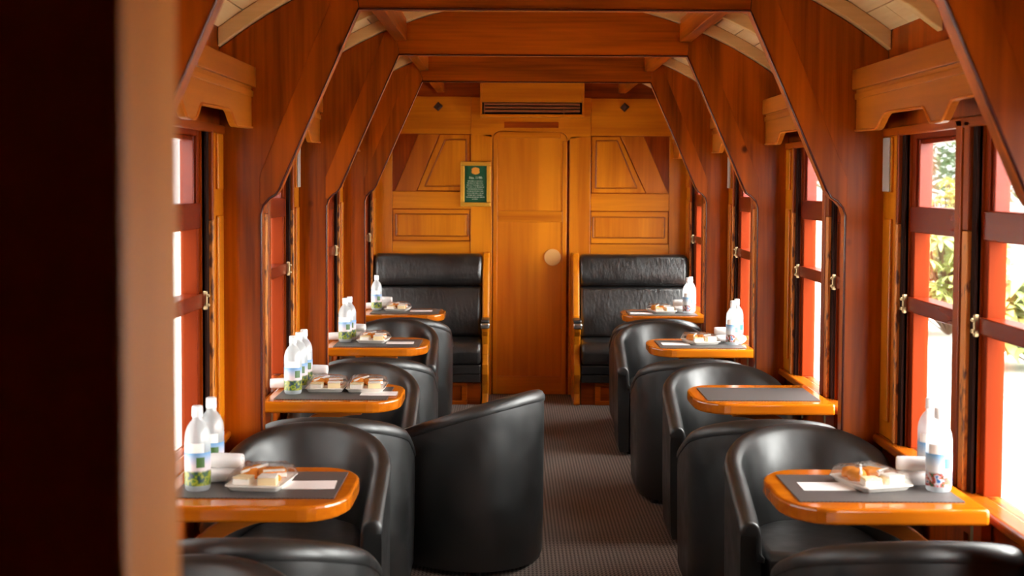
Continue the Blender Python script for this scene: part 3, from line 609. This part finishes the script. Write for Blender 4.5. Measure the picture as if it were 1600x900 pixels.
def mk_roll():
    m = MB(); r = .0205; n = 20
    # a rolled cloth: spiral section swept along x
    sec = []
    turns = 2.6
    N_ = 46
    outer = [(r*(1-.30*(i/N_))*math.cos(2*math.pi*turns*i/N_), r*(1-.30*(i/N_))*math.sin(2*math.pi*turns*i/N_)) for i in range(N_+1)]
    rs = []
    for x, f in ((-.046, .86), (-.043, .97), (-.03, 1.0), (0, 1.02), (.03, 1.0), (.043, .97), (.046, .86)):
        rs.append([(x, f*r*(1+.03*math.sin(3*a)+.02*math.sin(5*a+x*60))*math.cos(a), r+f*r*(1+.03*math.sin(3*a))*math.sin(a)) for a in [2*math.pi*k/n for k in range(n)]])
    m.rings(rs, caps=False)
    for x, sg in ((-.046, -1), (.046, 1)):      # spiral ends, stepped inward
        prev = None; rr = [.86, .72, .70, .52, .50, .30, .28, .02]; dep = [0, 0, .005, .005, 0.0, 0, .006, .006]
        m.rings([[(x-sg*d, f*r*math.cos(a), r+f*r*math.sin(a)) for a in [2*math.pi*k/n for k in range(n)]] for f, d in zip(rr, dep)], caps=False)
    return m.build('rolled_napkin', NAPKIN, None, smooth=50)
RL = Maker(mk_roll)
CARDM = plain('card_stock', (246, 240, 240), .6)
def mk_card():
    return MB().box(-.072, .072, -.05, .05, 0, .0012).build('paper_card', CARDM, None)
CD_ = Maker(mk_card)
def mk_tray(var):
    t = bpy.data.objects.new('cake_tray', None); COL.objects.link(t); rnd = random.Random(var)
    a, b = .078, .10
    def rr(k, z, r=.014):
        p = []
        for cx, cy_, a0 in ((a*k-r, b*k-r, 0), (-a*k+r, b*k-r, 90), (-a*k+r, -b*k+r, 180), (a*k-r, -b*k+r, 270)):
            for i in range(4): an = math.radians(a0+30*i); p.append((cx+r*math.cos(an), cy_+r*math.sin(an), z))
        return p
    MB().rings([rr(.84, .0), rr(.86, .001), rr(.97, .016), rr(1.0, .017), rr(1.0, .0145), rr(.98, .014)]+[], caps=True).build('tray', TRAYM, t, smooth=40)
    MB().rings([rr(.90, .0155), rr(.82, .003), rr(.80, .0025)], caps=True).build('tray_liner', TRAYM, t)
    def wedge(name, x, y, rz, lx, ly, h, layers):
        g = None; z = .004; tot = sum(l for l, _ in layers)
        for i, (l, mt) in enumerate(layers):
            c, s_ = math.cos(rz), math.sin(rz); hh = h*l/tot
            q = [(-lx, -ly), (lx, -ly), (lx*.9, ly), (-lx*.9, ly)]
            poly = [(x+c*u-s_*v, y+s_*u+c*v) for u, v in q]
            o = MB().prism(poly, 2, z, z+hh).build(name if g is None else 'topping', mt, g if g else t, bevel=.003)
            if g is None: g = o
            z += hh
    def lump(name, x, y, z, r, mt, sq=.7):
        rs = []
        for j in range(1, 6):
            ph = math.pi*j/6-math.pi/2; rs.append([(x+r*math.cos(ph)*math.cos(a)*(1+.15*rnd.uniform(-1, 1)), y+r*math.cos(ph)*math.sin(a)*(1+.15*rnd.uniform(-1, 1)), z+r*sq+r*sq*math.sin(ph)) for a in [2*math.pi*k/9 for k in range(9)]])
        MB().rings(rs).build(name, mt, t, smooth=60)
    wedge('cake_slice', .034, -.052, .1, .026, .024, .036, [(.5, CHOC if var % 2 else CRUST), (2, CAKE), (.4, ICING)])
    wedge('cake_slice', -.034, -.054, -.15, .025, .022, .032, [(2.2, ICING), (.5, CAKE)])
    wedge('cake_slice', .030, .045, .4, .024, .026, .034, [(1, SPONGE), (1, ICING), (.6, CRUST)])
    lump('pastry', -.036, .012, .006, .030, CRUST); lump('pastry', -.030, .058, .006, .028, CRUST); lump('pastry', .006, .012, .014, .022, CRUST); lump('pastry', .0, .066, .010, .020, SPONGE); lump('fruit', .046, -.008, .010, .012, BERRY if var % 2 else CRUST, .9)
    # straw-like wafer sticks
    m = MB(); m.tube([(-.05, -.03, .040), (.0, .055, .046)], .004, 6); m.tube([(.01, -.02, .043), (.062, .012, .041)], .004, 6); m.build('wafer_stick', ICING, t, smooth=60)
    # wrapped film dome
    rs = []
    for k, z in ((1.005, .0165), (.97, .026), (.90, .040), (.78, .050), (.5, .0545), (.2, .055)):
        rs.append([(p[0], p[1], z+(.004*math.sin(p[0]*170+p[1]*90+var) if k < .95 else 0)) for p in rr(k, z)])
    MB().rings(rs, caps=False).build('cling_wrap', FILM, t, smooth=70)['label'] = 'clear crinkled wrap'
    return t
TRY = [Maker(lambda v=v: mk_tray(v)) for v in (0, 1)]

def setting(side, k, mat, bottles, rolls, trays, card):
    td = TDESC[side, k]; z = TZ+.0
    PM.put((mat[0], mat[1], z), mat[2] if len(mat) > 2 else 0, 'dark grey woven placemat on '+td, 'placemat', 'woven placemats'); z += .0026
    mk = BA if side == 'L' else BB
    ordn = {1: ['only'], 2: ['front', 'rear'], 3: ['front', 'middle', 'rear']}[len(bottles)] if bottles else []
    for (x, y), w_ in zip(bottles, ordn):
        mk.put((x, y, z), random.uniform(-.25, .25), ('single water bottle on ' if w_ == 'only' else w_+' water bottle of %s on ' % {2: 'two', 3: 'three'}[len(bottles)])+td, 'bottle', 'water bottles')
    for x, y, lv, rz, w_ in rolls:
        RL.put((x, y, z+lv*.0405), rz, 'white rolled napkin, %s, on %s' % (w_, td), 'napkin', 'rolled napkins')
    for x, y, rz, v, w_ in trays:
        TRY[v].put((x, y, z), rz, 'white tray of wrapped cakes %s%s' % (w_, td), 'food tray', 'wrapped cake trays')
    if card: CD_.put((card[0], card[1], z), card[2] if len(card) > 2 else 0, 'white printed card on '+td, 'card', 'paper cards')
BOT, TOPR = 'lower of the stack', 'upper of the stack'
setting('L', 1, (-.838, 3.775), [(-1.003, 3.705), (-.997, 3.85)], [(-.945, 3.80, 0, .15, BOT), (-.943, 3.80, 1, -.1, TOPR)], [(-.838, 3.765, -.12, 0, 'on ')], (-.705, 3.765, .05))
setting('L', 2, (-.848, 5.44), [(-1.015, 5.416), (-1.012, 5.55), (-1.008, 5.66)], [(-.955, 5.672, 0, .1, BOT), (-.957, 5.672, 1, -.1, TOPR), (-1.085, 5.56, 0, .3, 'by the window')], [(-.893, 5.53, 0, 1, 'nearer the window on '), (-.731, 5.53, 0, 1, 'nearer the aisle on ')], (-.672, 5.42, 0))
setting('L', 3, (-.84, 7.15), [(-1.024, 7.205), (-1.012, 7.30)], [(-.978, 7.34, 0, .2, BOT), (-.976, 7.34, 1, -.2, TOPR), (-1.082, 7.28, 0, .3, 'by the window')], [(-.872, 7.215, -.1, 0, 'on ')], (-.728, 7.15, .03))
setting('L', 4, (-.836, 8.93), [(-1.034, 9.0)], [(-.985, 9.10, 0, .3, BOT), (-.987, 9.10, 1, -.2, TOPR), (-1.086, 9.09, 0, .2, 'by the window')], [(-.893, 9.0, -.1, 0, 'on ')], (-.735, 8.95))
setting('R', 1, (.845, 3.765), [(1.036, 3.735), (1.062, 3.90)], [(.985, 3.80, 0, .1, BOT), (.985, 3.80, 1, -.15, TOPR)], [(.865, 3.795, .30, 0, 'on ')], (.735, 3.775))
setting('R', 2, (.845, 5.46), [], [], [], None)
setting('R', 3, (.848, 7.16), [(1.022, 7.155), (1.062, 7.27)], [(.985, 7.25, 0, .2, BOT), (.986, 7.25, 1, -.1, TOPR), (1.075, 7.20, 0, 1.2, 'by the window')], [(.860, 7.21, .25, 0, 'on ')], (.722, 7.16))
setting('R', 4, (.84, 8.90), [(1.012, 8.895), (1.040, 8.99)], [(.970, 8.97, 0, .1, BOT), (.970, 8.97, 1, -.1, TOPR)], [(.843, 8.93, .2, 0, 'on ')], (.703, 8.86))

# ------------------------------------------------------------------ outside: platform and garden
struct(MB().box(-40, 50, -25, 90, -.7, -.4).build('ground', plain('pale_paving', (205, 202, 196), .9)))
LEAF1 = plain('leaf_pale', (150, 160, 92), .5); LEAF2 = plain('leaf_dark', (58, 82, 44), .5); LEAF3 = plain('leaf_yellow', (170, 160, 84), .5); BARK = plain('bark', (96, 76, 58), .9)
def rosette_plant(name, label, loc, h, rad, nros, mat, seed, lsize=.22):
    rnd = random.Random(seed); t = thing(name, label, 'shrub', loc)
    m = MB(); st = MB()
    for i in range(nros):
        a = rnd.uniform(0, 2*math.pi); rr_ = rad*math.sqrt(rnd.random()); zz = h*(.25+.75*rnd.random())*(1-.35*(rr_/rad)**2)
        c = Vector((rr_*math.cos(a), rr_*math.sin(a), zz)); st.tube([(0, 0, 0), (c.x*.5, c.y*.5, zz*.6), c], .012, 5)
        nl = rnd.randint(8, 11); ph = rnd.uniform(0, 6)
        tilt = Matrix.Rotation(rnd.uniform(0, .6), 3, Vector((rnd.uniform(-1, 1), rnd.uniform(-1, 1), 0)).normalized())
        for k in range(nl):
            b = ph+2*math.pi*k/nl; d = Vector((math.cos(b), math.sin(b), 0)); sd = Vector((-d.y, d.x, 0)); l = lsize*rnd.uniform(.8, 1.1); wd = l*.13
            pts = [(.08, 0, 0), (.4, .9, .03), (.7, 1, -.05), (1.0, .05, -.28)]; vs = []
            for u, ww, dz in pts:
                for sg in (-1, 1): vs.append(c+tilt @ (d*(u*l)+sd*(sg*wd*ww)+Vector((0, 0, dz*l))))
            m.add(vs, [(0, 1, 3, 2), (2, 3, 5, 4), (4, 5, 7, 6)])
    m.build('foliage', mat, t, smooth=60); st.build('stems', BARK, t, smooth=60)
    return t
rosette_plant('garden_shrub', 'pale green shrub with finger-like leaves outside the window of the closest garden-side table', (5.65, 18.0, -.4), 1.75, .75, 120, LEAF1, 3, .27)
rosette_plant('garden_shrub', 'spiky green plant outside the window, cut by the picture edge', (5.55, 14.6, -.4), 1.15, .55, 60, LEAF1, 8, .42)
rosette_plant('garden_shrub', 'rounded yellowish shrub seen through the upper window pane', (7.65, 24.0, -.4), 2.15, .8, 150, LEAF3, 5, .20)
def tree(label, loc, h, r, n, mat, seed):
    rnd = random.Random(seed); t = thing('garden_tree', label, 'tree', loc); m = MB()
    for i in range(n):
        d = Vector((rnd.gauss(0, 1), rnd.gauss(0, 1), rnd.gauss(0, 1))).normalized()*r*rnd.uniform(.55, 1.0); c = Vector((0, 0, h))+Vector((d.x, d.y, d.z*.8))
        u = Vector((rnd.uniform(-1, 1), rnd.uniform(-1, 1), rnd.uniform(-.5, .5))).normalized(); v = u.cross(Vector((rnd.uniform(-1, 1), rnd.uniform(-1, 1), 1))).normalized(); l = rnd.uniform(.1, .2)
        m.add([c-u*l, c+v*l*.4, c+u*l, c-v*l*.4], [(0, 1, 2, 3)])
    m.build('crown', mat, t); MB().tube([(0, 0, 0), (.1, 0, h*.5), (0, .05, h)], .14, 8).build('trunk', BARK, t, smooth=60)
tree('leafy tree standing behind the yellowish shrub outside', (10.8, 33.0, -.4), 3.4, 2.6, 2600, LEAF2, 11)
tree('leafy tree farther along the platform outside the garden-side windows', (8.0, 40.0, -.4), 3.0, 1.8, 1500, LEAF2, 12)
tree('leafy tree outside the notice-side windows', (-6.5, 17.0, -.4), 3.2, 2.2, 1800, LEAF2, 13)
